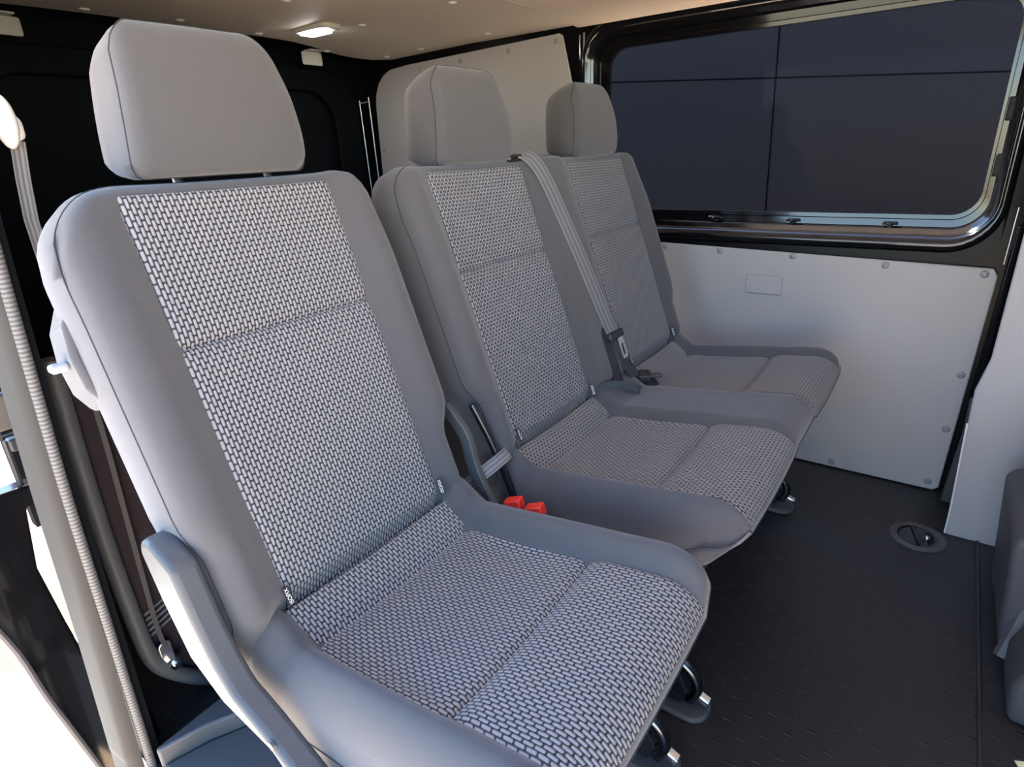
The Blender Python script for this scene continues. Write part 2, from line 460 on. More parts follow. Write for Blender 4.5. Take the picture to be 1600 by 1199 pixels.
def seat_frame(parent, y0, y1):
    bm = BM(); add_box(bm, (.14, (y0+y1)/2, .265), (.36, y1-y0, .13)); f = obj('seat_frame', bm, 'dark_plastic', parent, bevel=.02)
    bm = BM(); add_prism(bm, [(.30, .325), (.345, .335), (.352, .35), (.32, .35)], FXZ, y0-.03, y1+.03)
    obj('front_trim', bm, 'plastic', parent, bevel=.004)
    return f
def leg(parent, x, y):
    """floor latch: bracket plate, bent black arm with bolt, silver catch and floor plate"""
    bm = BM()
    add_prism(bm, [(-.17, .03), (-.17, .22), (-.04, .22), (-.012, .175), (.0, .10), (.03, .035), (.01, .012), (-.10, .012)], lambda a, b, d: Vector((x+a, y+d, b)), -.014, .014)
    l = obj('leg', bm, 'gloss', parent, bevel=.006, seg=3)
    bm = BM()
    add_tube(bm, smooth_path([(x-.08, y-.012, .22), (x-.05, y-.012, .165), (x-.012, y-.012, .122), (x+.028, y-.010, .090), (x+.038, y-.010, .060), (x+.026, y-.010, .03)], 5), .010, 10)
    obj('latch_arm', bm, 'dark_steel', l)
    bm = BM(); add_disc(bm, (x-.045, y-.03, .085), (0, -1, 0), .013, .012, 6, .012); add_disc(bm, (x-.045, y-.037, .085), (0, -1, 0), .008, .01, 12)
    obj('bolt', bm, 'steel', l)
    bm = BM(); add_box(bm, (x+.045, y, .035), (.03, .016, .014), Matrix.Rotation(R(20), 3, 'Y')); obj('catch', bm, 'metal', l, bevel=.003)
    bm = BM(); add_prism(bm, rrect(x-.16, x+.06, y-.035, y+.035, .03), FXY, .0, .012); obj('floor_plate', bm, 'plastic', l, bevel=.005)
    return l
seat_frame(single, Y1-.14, Y1+.14)
leg(single, .312, Y1+.225); leg(single, .312, Y1-.12)

# ---- double seat
double = thing('double_seat', 'grey double seat with two headrests between the single seat and the windowed wall', 'car seat', (0, .23, 0))
def HB2(q, t):
    d2, d3 = abs(q-Y2)-iw(t)+.004, abs(q-Y3)-iw(t)+.004
    d = min(d2, d3)
    h = bolster(d, t)
    if Y2 < q < Y3: h = .014*sstep(0., .045, d)
    dm = min(abs(q-Y2), abs(q-Y3))
    return h-tuck(t)-.004*math.cos(min(1., dm/.14)*PI/2)
def notch2(t):
    k = .020*(1-sstep(.09, .15, t)); return (k*1.3, k)
bp2 = Pad((0, 0, .43), BU, BN, Y2-.218, Y3+.202, -.06, .517, HB2, rl=.034, rr=.028, rt=.024, rb=.03, Rs=.03, Rt=.022, ct=.065, ctr=.045, cb=.02, notch=notch2, depth=.095)
bp2.recess = lambda q, t: .010*sstep(.0, .012, iw(t)-min(abs(q-Y2), abs(q-Y3)))*(1-sstep(.485, .5, t))
b2 = bp2.build('backrest', 'fabric', double, nu=84, seam=True)
for yc in (Y2, Y3):
    bp2.insert('backrest_insert', b2, lambda t, c=yc: c-iw(t), lambda t, c=yc: c+iw(t), -.03, .499, (VS,))['label'] = 'woven pale grey stitched centre panel'
def HC2(q, a):
    yc = Y2 if abs(q-Y2) < abs(q-Y3) else Y3
    h = HC(yc, q, a)
    if Y2 < q < Y3: h -= .008*sstep(.139, .173, abs(q-yc))
    return h
cp2 = Pad((0, 0, .385), CA, CN, Y2-.198, Y3+.198, -.06, .412, HC2, rl=.048, rr=.030, rt=.055, rb=.02, Rs=.032, Rt=.045, ct=.05, cb=.02, depth=.105, under=.075, Rl=.080, Rr=.055)
cp2.recess = lambda q, t: .010*sstep(.0, .012, WC-min(abs(q-Y2), abs(q-Y3)))*(1-sstep(.402, .41, t))
c2 = cp2.build('cushion', 'fabric', double, nu=84, seam=True, back=.95)
for yc in (Y2, Y3):
    cp2.insert('cushion_insert', c2, lambda t, c=yc: c-WC, lambda t, c=yc: c+WC, -.012, .4105, (C1, C2))['label'] = 'woven pale grey stitched centre panel'
headrest(double, Y2, .024, .113, .024, .005); headrest(double, Y3, .030, .106, .024, .006)
isofix_tag(double, Y2-.136, .020, .009, R(4)); isofix_tag(double, Y2+.134, .012, .010, R(-3), R(-62)); isofix_tag(double, Y3-.122, .020, .005, R(4)); isofix_tag(double, Y3+.134, .020, .010, R(-3), R(-50))
seat_frame(double, Y2-.14, Y3+.14)
leg(double, .318, Y2-.13); leg(double, .30, Y3+.14)
# plastic pocket for the middle buckle, low between the two backrests
bm = BM(); fr = lambda q, v, n: Vector((0, q, .43))+BU*v+BN*n
add_prism(bm, rrect(.222, .262, -.03, .125, [.005, .012, .015, .005]), fr, .0, .0145); obj('buckle_pocket', bm, 'dark_plastic', double, bevel=.003)
# black side rail of the backrest, shining in the gap beside the single seat
bm = BM(); add_tube(bm, smooth_path([(-.04, -.212, .53), (-.012, -.205, .47), (.012, -.20, .41), (.03, -.198, .36)], 5), .007, 10); obj('back_rail', bm, 'gloss', double)
# webbing loops by the cushion joint
bm = BM(); pts = smooth_path([(-.02, -.262, .405), (.004, -.245, .428), (.012, -.215, .438), (.010, -.185, .440), (-.012, -.165, .43)], 6)
add_strap(bm, pts, (-.6, 0, .8), .022); obj('gap_loop', bm, 'web', double)
bm = BM(); pts = smooth_path([(-.005, .165, .425), (.025, .175, .446), (.060, .200, .440), (.072, .225, .425), (.050, .235, .418), (.01, .225, .415)], 6)
add_strap(bm, pts, (.2, -.1, 1), .018); obj('pull_loop', bm, 'plastic', double)
# guide on top of the backrest that the belt runs over
bm = BM(); add_box(bm, Vector((0, .135, .43))+BU*.516-BN*.035, (.07, .05, .016), Matrix.Rotation(-TH, 3, 'Y'))
g = obj('belt_guide', bm, 'gloss', double, bevel=.006, seg=3)
bm = BM(); bmesh.ops.create_uvsphere(bm, u_segments=16, v_segments=10, radius=.012, matrix=Matrix.Translation(Vector((0, .145, .43))+BU*.526-BN*.04)); obj('guide_cap', bm, 'metal', g)

# ---- belt of the middle place
belt = thing('seat_belt', 'grey seat belt running down the double seat between its two backrests', 'seat belt', (0, .2, 0))
on = lambda q, v, n: Vector((0, q, .43))+BU*v+BN*n
pts = smooth_path([on(.135, .505, -.06), on(.146, .521, -.03), on(.164, .517, .002), on(.184, .475, .016), on(.212, .366, .018), on(.240, .24, .018), on(.260, .13, .018), on(.268, .098, .02)], 8)
bm = BM(); add_strap(bm, pts, (0, 1, .25), .042); obj('webbing', bm, 'web', belt)
bm = BM()
add_prism(bm, rrect(.242, .306, .086, .106, .006), lambda q, v, n: on(q, v, n), .012, .026)
tg = obj('tongue', bm, 'dark_plastic', belt, bevel=.004, seg=3)
bm = BM()
outer = rrect(.277, .301, .036, .088, .005); inner = rrect(.284, .294, .045, .072, .003)
A = [[bm.verts.new(on(q, v, n)) for q, v in ring] for ring in (outer, inner) for n in (.019, .0215)]
m_ = len(outer)
for k in range(m_):
    k2 = (k+1) % m_
    for a, b in ((0, 1), (2, 3), (0, 2), (1, 3)): bm.faces.new((A[a][k], A[a][k2], A[b][k2], A[b][k]))
obj('latch_plate', bm, 'metal', tg, smooth=False)
bm = BM(); pts = smooth_path([on(.270, .094, .016), on(.285, .04, .014), on(.302, -.005, .018), (.035, .325, .405), (.05, .365, .400)], 6)
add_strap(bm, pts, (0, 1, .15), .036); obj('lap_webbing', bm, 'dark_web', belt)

bm = BM(); t = thing('belt_buckle', 'black seat belt buckle lying at the back of the far cushion', 'buckle', (.03, .33, .41))
add_box(bm, (.035, .335, .415), (.03, .045, .018), Matrix.Rotation(R(25), 3, 'Z')); obj('housing', bm, 'dark_plastic', t, bevel=.005, seg=3)
bm = BM(); add_box(bm, (.055, .355, .414), (.03, .02, .008), Matrix.Rotation(R(40), 3, 'Z')); obj('stalk', bm, 'mid_plastic', t, bevel=.003)

# ---- red buckles in the gap between single and double seat
for (x, y, z, lab) in ((.062, -.240, .377, 'red seat belt buckle in the gap between the seats, the one nearer the backrests'),
                       (.104, -.240, .379, 'red seat belt buckle in the gap between the seats, the one farther from the backrests')):
    t = thing('belt_buckle', lab, 'buckle', (x, y, z-.06), 'red buckles in the gap between the seats')
    rot = Matrix.Rotation(R(-18), 3, 'Y') @ Matrix.Rotation(R(12), 3, 'Z')
    bm = BM(); add_box(bm, (x, y, z-.035), (.034, .022, .07), rot); obj('housing', bm, 'dark_plastic', t, bevel=.004)
    bm = BM(); add_box(bm, Vector((x, y, z))+rot @ Vector((0, 0, .006)), (.030, .022, .020), rot); obj('button', bm, 'red', t, bevel=.003)

# ================================================================== SETTING
FOOT = [(-1.5, -.465), (-.40, -.70), (-.40, -.745), (1.6, -.745), (1.6, .945), (-1.5, .945)]
bm = BM(); add_prism(bm, FOOT, FXY, -.04, .0); setp(obj('floor', bm, 'rubber', None, smooth=False), 'black rubber van floor with small raised dashes', None, None, 'structure')

# far wall with its window opening
W = .915
def ring_pts(e, y, r, ex=None):
    ex = e if ex is None else ex
    return [(x, y, z) for x, z in rrect(-.382-e, .612+ex, .735-e, 1.203+e, r, 8)]
def loft(bm, rings):
    rows = [[bm.verts.new(p) for p in r] for r in rings]
    n = len(rows[0])
    for a, b in zip(rows, rows[1:]):
        for k in range(n): bm.faces.new((a[k], a[(k+1) % n], b[(k+1) % n], b[k]))
    return bm
prof = [(.0, .962, .055), (.0, .945, .055), (.010, .944, .06), (.013, .951, .062), (.030, .949, .07), (.034, .931, .072), (.046, .928, .08)]
bead = [(.052, .922, .085), (.058, .913, .09), (.066, .908, .095), (.074, .908, .10), (.082, .913, .105), (.088, .919, .11)]
bm = BM(); loft(bm, [ring_pts(e, y, r, e*.62) for e, y, r in prof+bead[:1]])
win = setp(obj('window_1', bm, 'black_paint', None, angle=28), 'side window opening in glossy black painted metal', None, None, 'structure')
bm = BM(); loft(bm, [ring_pts(e, y, r, e*.62) for e, y, r in bead]); obj('window_frame', bm, 'black_paint', win, angle=0)
bm = BM(); add_prism(bm, rrect(-.39, .62, .727, 1.211, .06, 8), FXZ, .956, .960); obj('pane', bm, 'glass', win, smooth=False)
for x, z in ((-.02, .706), (.20, .704), (.435, .702)):
    bm = BM(); add_box(bm, (x, .944, z+.010), (.034, .016, .008)); add_box(bm, (x, .942, z), (.012, .014, .022)); add_box(bm, (x-.009, .936, z-.011), (.010, .006, .006)); add_box(bm, (x+.009, .936, z-.011), (.010, .006, .006))
    obj('clip', bm, 'satin_black', win, bevel=.002)
for z, x in ((.97, .628), (.85, .628)):
    bm = BM(); add_box(bm, (x, .942, z), (.014, .014, .05)); obj('clip', bm, 'satin_black', win, bevel=.002)
# the metal round the window out to the ends of the wall
bm = BM()
inner = ring_pts(.088, .919, .11, .088*.62)
n_ = len(inner)
def far_edge(p):
    x, _, z = p
    return (min(.70, max(-1.50, x)), W, z)
q_ = n_//4
x0, x1, z0, z1 = -1.50, .70, -.0, 1.335
outer = []
for i, (x, y, z) in enumerate(inner):
    c = i//q_; k = (i % q_)/(q_-1)
    if c == 0: p = (x1, z0) if k > 0 else (x, z0)
    elif c == 1: p = (x1, z1) if 0 < k < 1 else ((x1, z) if k == 0 else (x, z1))
    elif c == 2: p = (x0, z1) if 0 < k < 1 else ((x, z1) if k == 0 else (x0, z))
    else: p = (x0, z0) if 0 < k < 1 else ((x0, z) if k == 0 else (x, z0))
    if c == 0 and k == 1: p = (x1, z)
    outer.append((p[0], W, p[1]))
mid = [(.92*a[0]+.08*b[0], W, .92*a[2]+.08*b[2]) for a, b in zip(inner, outer)]
loft(bm, [inner, mid, outer])
bmesh.ops.remove_doubles(bm, verts=bm.verts, dist=1e-5)
setp(obj('wall_far', bm, 'satin_black', None, angle=30), 'black painted body side with the window', None, None, 'structure')

# door-edge channel at the right end of the lower panel, and the wall going on behind the grey partition
bm = BM(); add_prism(bm, [(.675, .0), (.700, .0), (.702, .72), (.69, .72)], FXZ, .893, .915); setp(obj('trim_1', bm, 'black_paint', None, bevel=.004), 'black edge strip beside the lower grey panel', None, None, 'structure')
bm = BM(); add_prism(bm, [(.675, .0), (.708, .0), (.705, .18), (.690, .30), (.683, .30), (.685, .2)], FXZ, .855, .875); setp(obj('trim_2', bm, 'mid_plastic', None, bevel=.004), 'dark rubber strip in the gap by the partition', None, None, 'structure')
bm = BM(); add_box(bm, (1.15, .925, .66), (.9, .02, 1.35)); setp(obj('wall_front', bm, 'black_paint', None, smooth=False), 'black body side behind the grey partition', None, None, 'structure')

bm = BM(); add_tube(bm, [(.683, .899, .63), (.684, .899, .76)], .0018, 6); setp(obj('wall_end_glint', bm, 'steel', None), 'thin steel line standing for the highlight at the end of the window wall', None, None, 'structure')  # steel line put in as the highlight on the wall's end edge
# grey lining panels with their fixings
def screws(parent, pts, y, r=.0095, mat='screw'):
    for x, z in pts:
        bm = BM(); bmesh.ops.create_uvsphere(bm, u_segments=16, v_segments=8, radius=r, matrix=Matrix.Translation((x, y+.001, z)) @ Matrix.Diagonal((1, .5, 1, 1)))
        add_disc(bm, (x, y-.0042, z), (0, -1, 0), r*.35, .002, 10)
        obj('screw', bm, mat, parent)
low = thing('lining_panel', 'large plain grey lining panel low under the side window', 'wall panel', (0, .9, 0))
bm = BM(); add_prism(bm, [(-1.40, .004), (.655, .004), (.667, .016), (.678, .60), (.668, .618), (-.166, .640), (-1.40, .66)], FXZ, .900, .908)
obj('board', bm, 'panel', low, bevel=.003)
screws(low, [(-.155, .628), (.018, .624), (.22, .621), (.445, .611), (.652, .604), (.655, .345), (.652, .19), (.64, .028), (.40, .02), (.10, .02)], .8995)
bm = BM(); add_prism(bm, rrect(.101, .203, .507, .563, .008), FXZ, .894, .900); obj('cover_cap', bm, 'panel', low, bevel=.003)['label'] = 'small rectangular grey cover'
up = thing('lining_panel', 'tall grey lining panel high at the rear, behind the middle headrest', 'wall panel', (-1, .9, .9))
bm = BM()
pl = [(-1.40, .66), (-.46, .66), (-.484, 1.10), (-.522, 1.255), (-.535, 1.262), (-1.20, 1.243)]
pl += [(-1.27+.0-.12*math.sin(R(a)), 1.115+.123*math.cos(R(a))) for a in (10, 30, 50, 70, 90)]
add_prism(bm, pl, FXZ, .900, .908); obj('board', bm, 'panel', up, bevel=.003)
screws(up, [(-1.13, 1.222), (-.94, 1.228), (-.73, 1.235), (-.545, 1.243), (-1.37, .95)], .8995, .0085)
# slim slots in the black pillar, their bright glints put in as steel
bm = BM(); add_box(bm, (-.452, .912, 1.19), (.006, .006, .13)); add_box(bm, (-.466, .911, 1.215), (.004, .006, .07)); setp(obj('pillar_ridge_glints', bm, 'steel', None, bevel=.002), 'slim raised ridges on the black pillar, steel standing for their glints', None, None, 'structure')

# rear wall and tailgate
bm = BM(); add_box(bm, (-1.49, .2, .65), (.04, 1.5, 1.40)); setp(obj('wall_rear', bm, 'rear_black', None, smooth=False), 'black rear end of the van', None, None, 'structure')
bm = BM()
fr_o, fr_i = rrect(-.42, .86, .35, 1.235, .14, 8), rrect(-.36, .735, .42, 1.165, .12, 8)
loft(bm, [[(-1.469, y, z) for y, z in fr_o], [(-1.45, y, z) for y, z in fr_o], [(-1.44, y*.99, z) for y, z in fr_o], [(-1.44, y, z) for y, z in fr_i], [(-1.468, y, z) for y, z in fr_i]])
setp(obj('door_2', bm, 'rear_black', None, bevel=.004), 'black tailgate frame', None, None, 'structure')
bm = BM()
add_tube(bm, [(-1.435, .857, 1.137), (-1.435, .864, .84), (-1.435, .873, .55)], .003, 8); add_tube(bm, [(-1.415, .888, 1.15), (-1.415, .893, .86), (-1.415, .90, .55)], .003, 8); add_tube(bm, [(-1.435, .857, 1.128), (-1.415, .888, 1.133)], .003, 8)
setp(obj('rear_pillar_glints', bm, 'steel', None), 'thin steel lines standing for the highlights on the rear pillar edges', None, None, 'structure')  # steel tubes stand in for highlights on the pillar's glossy black edges

# lining on the doorway side, running back from the door pillar
bm = BM(); add_prism(bm, [(-.40, -.704), (-.40, -.690), (-1.49, -.455), (-1.49, -.47)], FXY, .0, 1.33); setp(obj('wall_near', bm, 'rear_black', None, smooth=False), 'dark lining of the rear quarter', None, None, 'structure')

bm = BM(); add_box(bm, (1.52, .10, .48), (.04, 1.69, 1.04)); setp(obj('wall_cab', bm, 'mid_plastic', None, smooth=False), 'unseen dark wall at the cab end of the van, height set to limit skylight', None, None, 'structure')  # unseen wall, added and sized to control skylight from the front
bm = BM(); add_box(bm, (1.2, -.74, .48), (.66, .04, 1.04)); setp(obj('wall_door_side', bm, 'black_paint', None, smooth=False), 'unseen body side in front of the doorway, height set to limit skylight', None, None, 'structure')  # also unseen, added to hold back skylight ahead of the doorway

# roof skin and ceiling liner
bm = BM(); add_prism(bm, FOOT, FXY, 1.345, 1.375); setp(obj('roof', bm, 'black_paint', None, smooth=False), 'black roof of the van', None, None, 'structure')
def liner(name, xa, xb, zc, lab, corner):
    bm = BM(); nx, ny = 24, 40; V = {}
    for i in range(nx+1):
        for j in range(ny+1):
            y = -.74+(.905+.74)*j/ny
            x = xa+(xb-xa)*i/nx
            if corner: x -= .07*sstep(.45, .80, y)*(1-i/nx)
            if corner:
                d = max(0., .20-(.905-y)); cut = .5*(.20-math.sqrt(max(0., .04-d*d))) if d > 0 else 0.
                x += max(0., cut)*(1-i/nx)
            z = zc-.028*abs((y-.08)/.82)**3-.010*abs(min(0., x+.9))/.5
            V[i, j] = (Vector((x, y, z)), Vector((x, y, z+.004)))
    A = {k: bm.verts.new(v[0]) for k, v in V.items()}; B = {k: bm.verts.new(v[1]) for k, v in V.items()}
    for i in range(nx):
        for j in range(ny):
            bm.faces.new((A[i, j], A[i, j+1], A[i+1, j+1], A[i+1, j])); bm.faces.new((B[i, j], B[i+1, j], B[i+1, j+1], B[i, j+1]))
    lp = [(i, 0) for i in range(nx)]+[(nx, j) for j in range(ny)]+[(i, ny) for i in range(nx, 0, -1)]+[(0, j) for j in range(ny, 0, -1)]
    for a, b in zip(lp, lp[1:]+lp[:1]): bm.faces.new((A[a], A[b], B[b], B[a]))
    return setp(obj(name, bm, 'liner', None, angle=45), lab, None, None, 'structure')
ceil = liner('ceiling', -1.312, -.44, 1.305, 'beige-grey ceiling liner over the seats', True)
ceil2 = liner('ceiling_front', -.47, 1.5, 1.297, 'beige-grey front ceiling liner', False)
bm = BM(); add_box(bm, (-.478, .09, 1.293), (.012, 1.6, .01)); setp(obj('trim_5', bm, 'beige', None, bevel=.004), 'ridge where the two ceiling liners meet', None, None, 'structure')
def ceil_z(x, y): return 1.305-.028*abs((y-.08)/.82)**3-.010*abs(min(0., x+.9))/.5
for x, y in ((-1.27, -.136), (-1.25, .09), (-1.275, .345), (-1.355, .665), (-.987, .508), (-1.26, .862), (-1.078, .855), (-.761, .835), (-.904, .188), (-.62, .50)):
    bm = BM(); z = ceil_z(x, y)
    bmesh.ops.create_uvsphere(bm, u_segments=12, v_segments=8, radius=.0125, matrix=Matrix.Translation((x, y, z)) @ Matrix.Diagonal((1, 1, .4, 1)))
    obj('rivet', bm, 'white_plastic', ceil)

t = thing('dome_lamp', 'small lit white lamp in the ceiling above the seats', 'lamp', (-1.10, .43, 1.296))
bm = BM(); add_prism(bm, rrect(-1.175, -1.025, .395, .465, .015), FXY, 1.288, 1.302); obj('lamp_frame', bm, 'beige', t, bevel=.004)
bm = BM(); add_prism(bm, rrect(-1.160, -1.060, .402, .458, .012), FXY, 1.282, 1.290); obj('lens', bm, 'lamp', t, bevel=.003)
for y0, y1, lab in ((.59, .675, 'small cream plate at the rear edge of the ceiling, between the nearest and middle headrests'), (-.36, -.235, 'small cream plate at the rear edge of the ceiling, beyond the belt guide')):
    t = thing('retainer_plate', lab, 'plate', (-1.40, (y0+y1)/2, 1.27), 'cream plates at the rear edge of the ceiling')  # retainer plate hanging behind the liner's rear edge, not fastened to it
    bm = BM(); add_prism(bm, rrect(y0, y1, 1.243, 1.285, .006), FYZ, -1.405, -1.399); obj('plate', bm, 'beige', t, bevel=.002)
    bm = BM(); add_box(bm, (-1.385, (y0+y1)/2, 1.287), (.04, (y1-y0)*.7, .004)); obj('flange', bm, 'beige', t)

# door pillar with its ribbed seal
zq = [(-.45, -.735), (0., -.7215), (.046, -.72), (.28, -.714), (.5, -.708), (.68, -.70), (.87, -.69), (1.05, -.676), (1.33, -.64)]
zp = [(-.45, -.785), (0., -.757), (.046, -.755), (.28, -.741), (.5, -.7305), (.68, -.719), (.87, -.7075), (1.05, -.695), (1.33, -.66)]
rows = [(Vector((-.36, p, z)), Vector((-.34, q, z))) for (z, q), (_, p) in zip(zq, zp)]
pil = thing('door_pillar', 'grey door pillar edge with ribbed seal, left of the single seat', 'pillar', (-.36, -.72, 0)); pil['kind'] = 'structure'
a_ = smooth_path([r[0]*.72+r[1]*.28+Vector((.0, 0, 0)) for r in rows], 6)
bm = BM()
prs = []
for p, q in zip(smooth_path([r[0] for r in rows], 6), smooth_path([r[1] for r in rows], 6)):
    d = q-p
    prs.append([p+Vector((-.05, -.004, 0)), p+Vector((-.004, -.001, 0)), p+d*.06+Vector((.004, 0, 0)), p+d*.30+Vector((.006, 0, 0)), p+d*.55+Vector((.003, 0, 0)), p+d*.60+Vector((-.02, 0, 0))])
rr_ = [[bm.verts.new(v) for v in r] for r in prs]
for a, b in zip(rr_, rr_[1:]):
    for k in range(5): bm.faces.new((a[k], a[k+1], b[k+1], b[k]))
obj('jamb', bm, 'jamb', pil, angle=60)
bm = BM(); add_tube(bm, [p*.17+q*.83+Vector((-.004, 0, 0)) for p, q in zip(smooth_path([r[0] for r in rows], 6), smooth_path([r[1] for r in rows], 6))], .0068, 12); obj('ribbed_seal', bm, 'seal', pil)
bm = BM()
pp = [[bm.verts.new((-.352, q-.006, z)), bm.verts.new((-.352, q+.012, z)), bm.verts.new((-.40, q+.024, z)), bm.verts.new((-.40, q-.006, z))] for z, q in zq]
for a, b in zip(pp, pp[1:]):
    for k in range(4): bm.faces.new((a[k], a[(k+1) % 4], b[(k+1) % 4], b[k]))
bm.faces.new(pp[0]); bm.faces.new(pp[-1]); setp(obj('pillar_near', bm, 'rear_black', None, smooth=False), 'black inner door pillar', None, None, 'structure')

# quarter trim beside the seat with pale edge, belt bolt and ribs
qt = thing('quarter_trim', 'dark trim panel with grey edge between door pillar and single seat', 'trim panel', (-.42, -.62, 0))
bm = BM(); add_prism(bm, [(-.660, .11), (-.668, .16), (-.668, .64), (-.655, .68), (-.50, .70), (-.50, -.01), (-.57, -.002)], FYZ, -.45, -.428); obj('panel_face', bm, 'purple_dark', qt, bevel=.004)
bm = BM()
pts = smooth_path([(-.418, -.660, .685), (-.42, -.662, .64), (-.42, -.666, .53), (-.42, -.669, .38), (-.42, -.667, .24), (-.42, -.664, .165), (-.42, -.657, .125), (-.42, -.64, .092), (-.42, -.60, .04), (-.42, -.55, -.005)], 5)
add_tube(bm, pts, .0135, 10); obj('edge_rim', bm, 'plastic', qt)['label'] = 'grey rounded rim'
for k in range(5):
    bm = BM(); add_tube(bm, [(-.426, -.650, .178+.011*k), (-.426, -.56, .205+.011*k)], .003, 6); obj('rib', bm, 'mid_plastic', qt)

sb = thing('seat_belt', 'grey seat belt hanging from the pale guide above the door pillar', 'seat belt', (-.4, -.63, 0))
bm = BM(); add_prism(bm, [(-.70, 1.02), (-.645, 1.02), (-.625, 1.005), (-.612, .988), (-.612, .968), (-.622, .962), (-.634, .985), (-.70, .985)], FYZ, -.43, -.395); obj('guide_cover', bm, 'white_plastic', sb, bevel=.008, seg=3)
bm = BM(); bmesh.ops.create_uvsphere(bm, u_segments=20, v_segments=14, radius=1., matrix=Matrix.Translation((-.385, -.634, .986)) @ Matrix.Diagonal((.014, .0125, .031, 1))); obj('guide_loop', bm, 'white_plastic', sb)
bm = BM(); add_strap(bm, [(-.40, -.623, .965), (-.405, -.628, .92), (-.41, -.632, .87), (-.41, -.632, .80)], (.6, .8, .1), .016); obj('webbing', bm, 'web', sb)
bm = BM(); pts = smooth_path([(-.412, -.632, .80), (-.412, -.628, .60), (-.412, -.636, .36), (-.412, -.641, .20), (-.412, -.638, .15)], 5)
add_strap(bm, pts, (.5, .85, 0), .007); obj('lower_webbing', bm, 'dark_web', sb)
bm = BM(); add_prism(bm, rrect(-.650, -.628, .105, .16, .008), FYZ, -.418, -.412); obj('anchor_plate', bm, 'steel', sb, bevel=.002)
bm = BM(); add_disc(bm, (-.408, -.633, .114), (1, 0, 0), .013, .014, 6, .012); add_disc(bm, (-.405, -.633, .114), (1, 0, 0), .008, .02, 14); obj('anchor_bolt', bm, 'metal', sb)

# grey step cover beside the seat base
bm = BM(); add_prism(bm, [(-.32, -.722), (-.33, -.50), (.05, -.36), (.10, -.40), (-.258, -.589), (-.292, -.655), (-.312, -.722)], FXY, .0, .06)
st = setp(obj('step_cover', bm, 'plastic', None, bevel=.006), 'grey plastic step cover on the floor behind the single seat', 'step cover')
bm = BM(); add_prism(bm, [(-.312, -.722), (-.292, -.655), (-.258, -.589), (.10, -.40), (.30, -.40), (.30, -.73)], FXY, .0, .028); setp(obj('sill_plate', bm, 'plastic', None, bevel=.006), 'grey plastic door sill plate under the single seat', 'sill plate')

# ---- right hand side
bm = BM()
add_prism(bm, [(.690, .0), (.688, .10), (.679, .30), (.676, .38), (.690, .46), (.688, 1.25), (1.45, 1.25), (1.45, .0)], FXZ, .690, .700)
setp(obj('partition_panel', bm, 'panel', None, bevel=.003), 'plain light grey upright panel at the right edge, beside the lower lining panel', 'wall panel')

pp = bpy.data.objects['partition_panel']; setp(pp, None, 'wall panel')
bm = BM(); add_tube(bm, smooth_path([(.689, .689, .004), (.687, .689, .10), (.678, .689, .30)], 6), .0022, 8); obj('edge_glint', bm, 'white_plastic', pp)['label'] = 'white strip standing for the highlight on the panel edge'  # white strip put in as the highlight along the panel's edge
fs = thing('floor_socket', 'round recessed black floor fitting by the grey partition', 'floor fitting', (.636, .642, 0))
bm = BM()
def circ(r, z, n=36): return [(.636+r*math.cos(2*PI*k/n), .642+r*1.05*math.sin(2*PI*k/n), z) for k in range(n)]
loft(bm, [circ(.060, .0005), circ(.057, .005), circ(.048, .006), circ(.043, .003)]); obj('ring', bm, 'mid_plastic', fs, angle=0)
bm = BM(); rows = [circ(.043, .003), circ(.041, .0018), circ(.036, .0012)]; loft(bm, rows)
bm.faces.new([bm.verts.new(p) for p in circ(.036, .0012)]); obj('bowl', bm, 'gloss', fs, angle=0)
bm = BM(); add_box(bm, (.632, .645, .004), (.008, .075, .005), Matrix.Rotation(R(15), 3, 'Z')); obj('bar', bm, 'dark_plastic', fs, bevel=.002)
bm = BM(); bmesh.ops.create_uvsphere(bm, u_segments=12, v_segments=8, radius=.007, matrix=Matrix.Translation((.655, .637, .006))); obj('pin', bm, 'steel', fs)

ft = thing('front_seat', 'dark plastic back and base of the front seat cut off by the right edge', 'car seat', (.95, .3, 0))
bm = BM(); add_prism(bm, [(.778, .02), (.757, .242), (.775, .260), (.85, .27), (1.0, .27), (1.0, .0), (.80, .0)], FXZ, .30, .60); obj('back_shell', bm, 'mid_plastic', ft, bevel=.012, seg=3)
bm = BM(); add_prism(bm, [(.775, .06), (.80, .07), (.80, .0), (.78, .0)], FXZ, .50, .58); obj('side_flange', bm, 'plastic', ft, bevel=.004)
bm = BM(); add_tube(bm, smooth_path([(.785, .27, .02), (.80, .30, .08), (.815, .33, .16), (.83, .36, .24)], 4), .014, 8); obj('brace', bm, 'plastic', ft)
bm = BM(); add_prism(bm, [(.79, .0), (.785, .07), (.80, .12), (1.0, .14), (1.0, .0)], FXZ, .13, .27); obj('base_cover', bm, 'plastic', ft, bevel=.014, seg=3)
bm = BM(); add_box(bm, (.80, .55, .31), (.05, .05, .04)); obj('hinge_cap', bm, 'gloss', ft, bevel=.01, seg=3)
bm = BM(); add_box(bm, (.90, .50, .39), (.25, .30, .09)); obj('cushion_edge', bm, 'mid_plastic', ft, bevel=.03, seg=4)
bm = BM(); add_box(bm, (.85, .05, .002), (.09, .05, .001), Matrix.Rotation(R(25), 3, 'Z')); setp(obj('paper_slip', bm, 'paper', None, smooth=False), 'pale yellow paper slip on the floor in the bottom right corner', 'paper')
bm = BM(); add_box(bm, (.755, .3, .003), (.006, .9, .006)); setp(obj('trim_6', bm, 'dark_plastic', None, bevel=.002), 'low seam strip along the floor covering', None, None, 'structure')

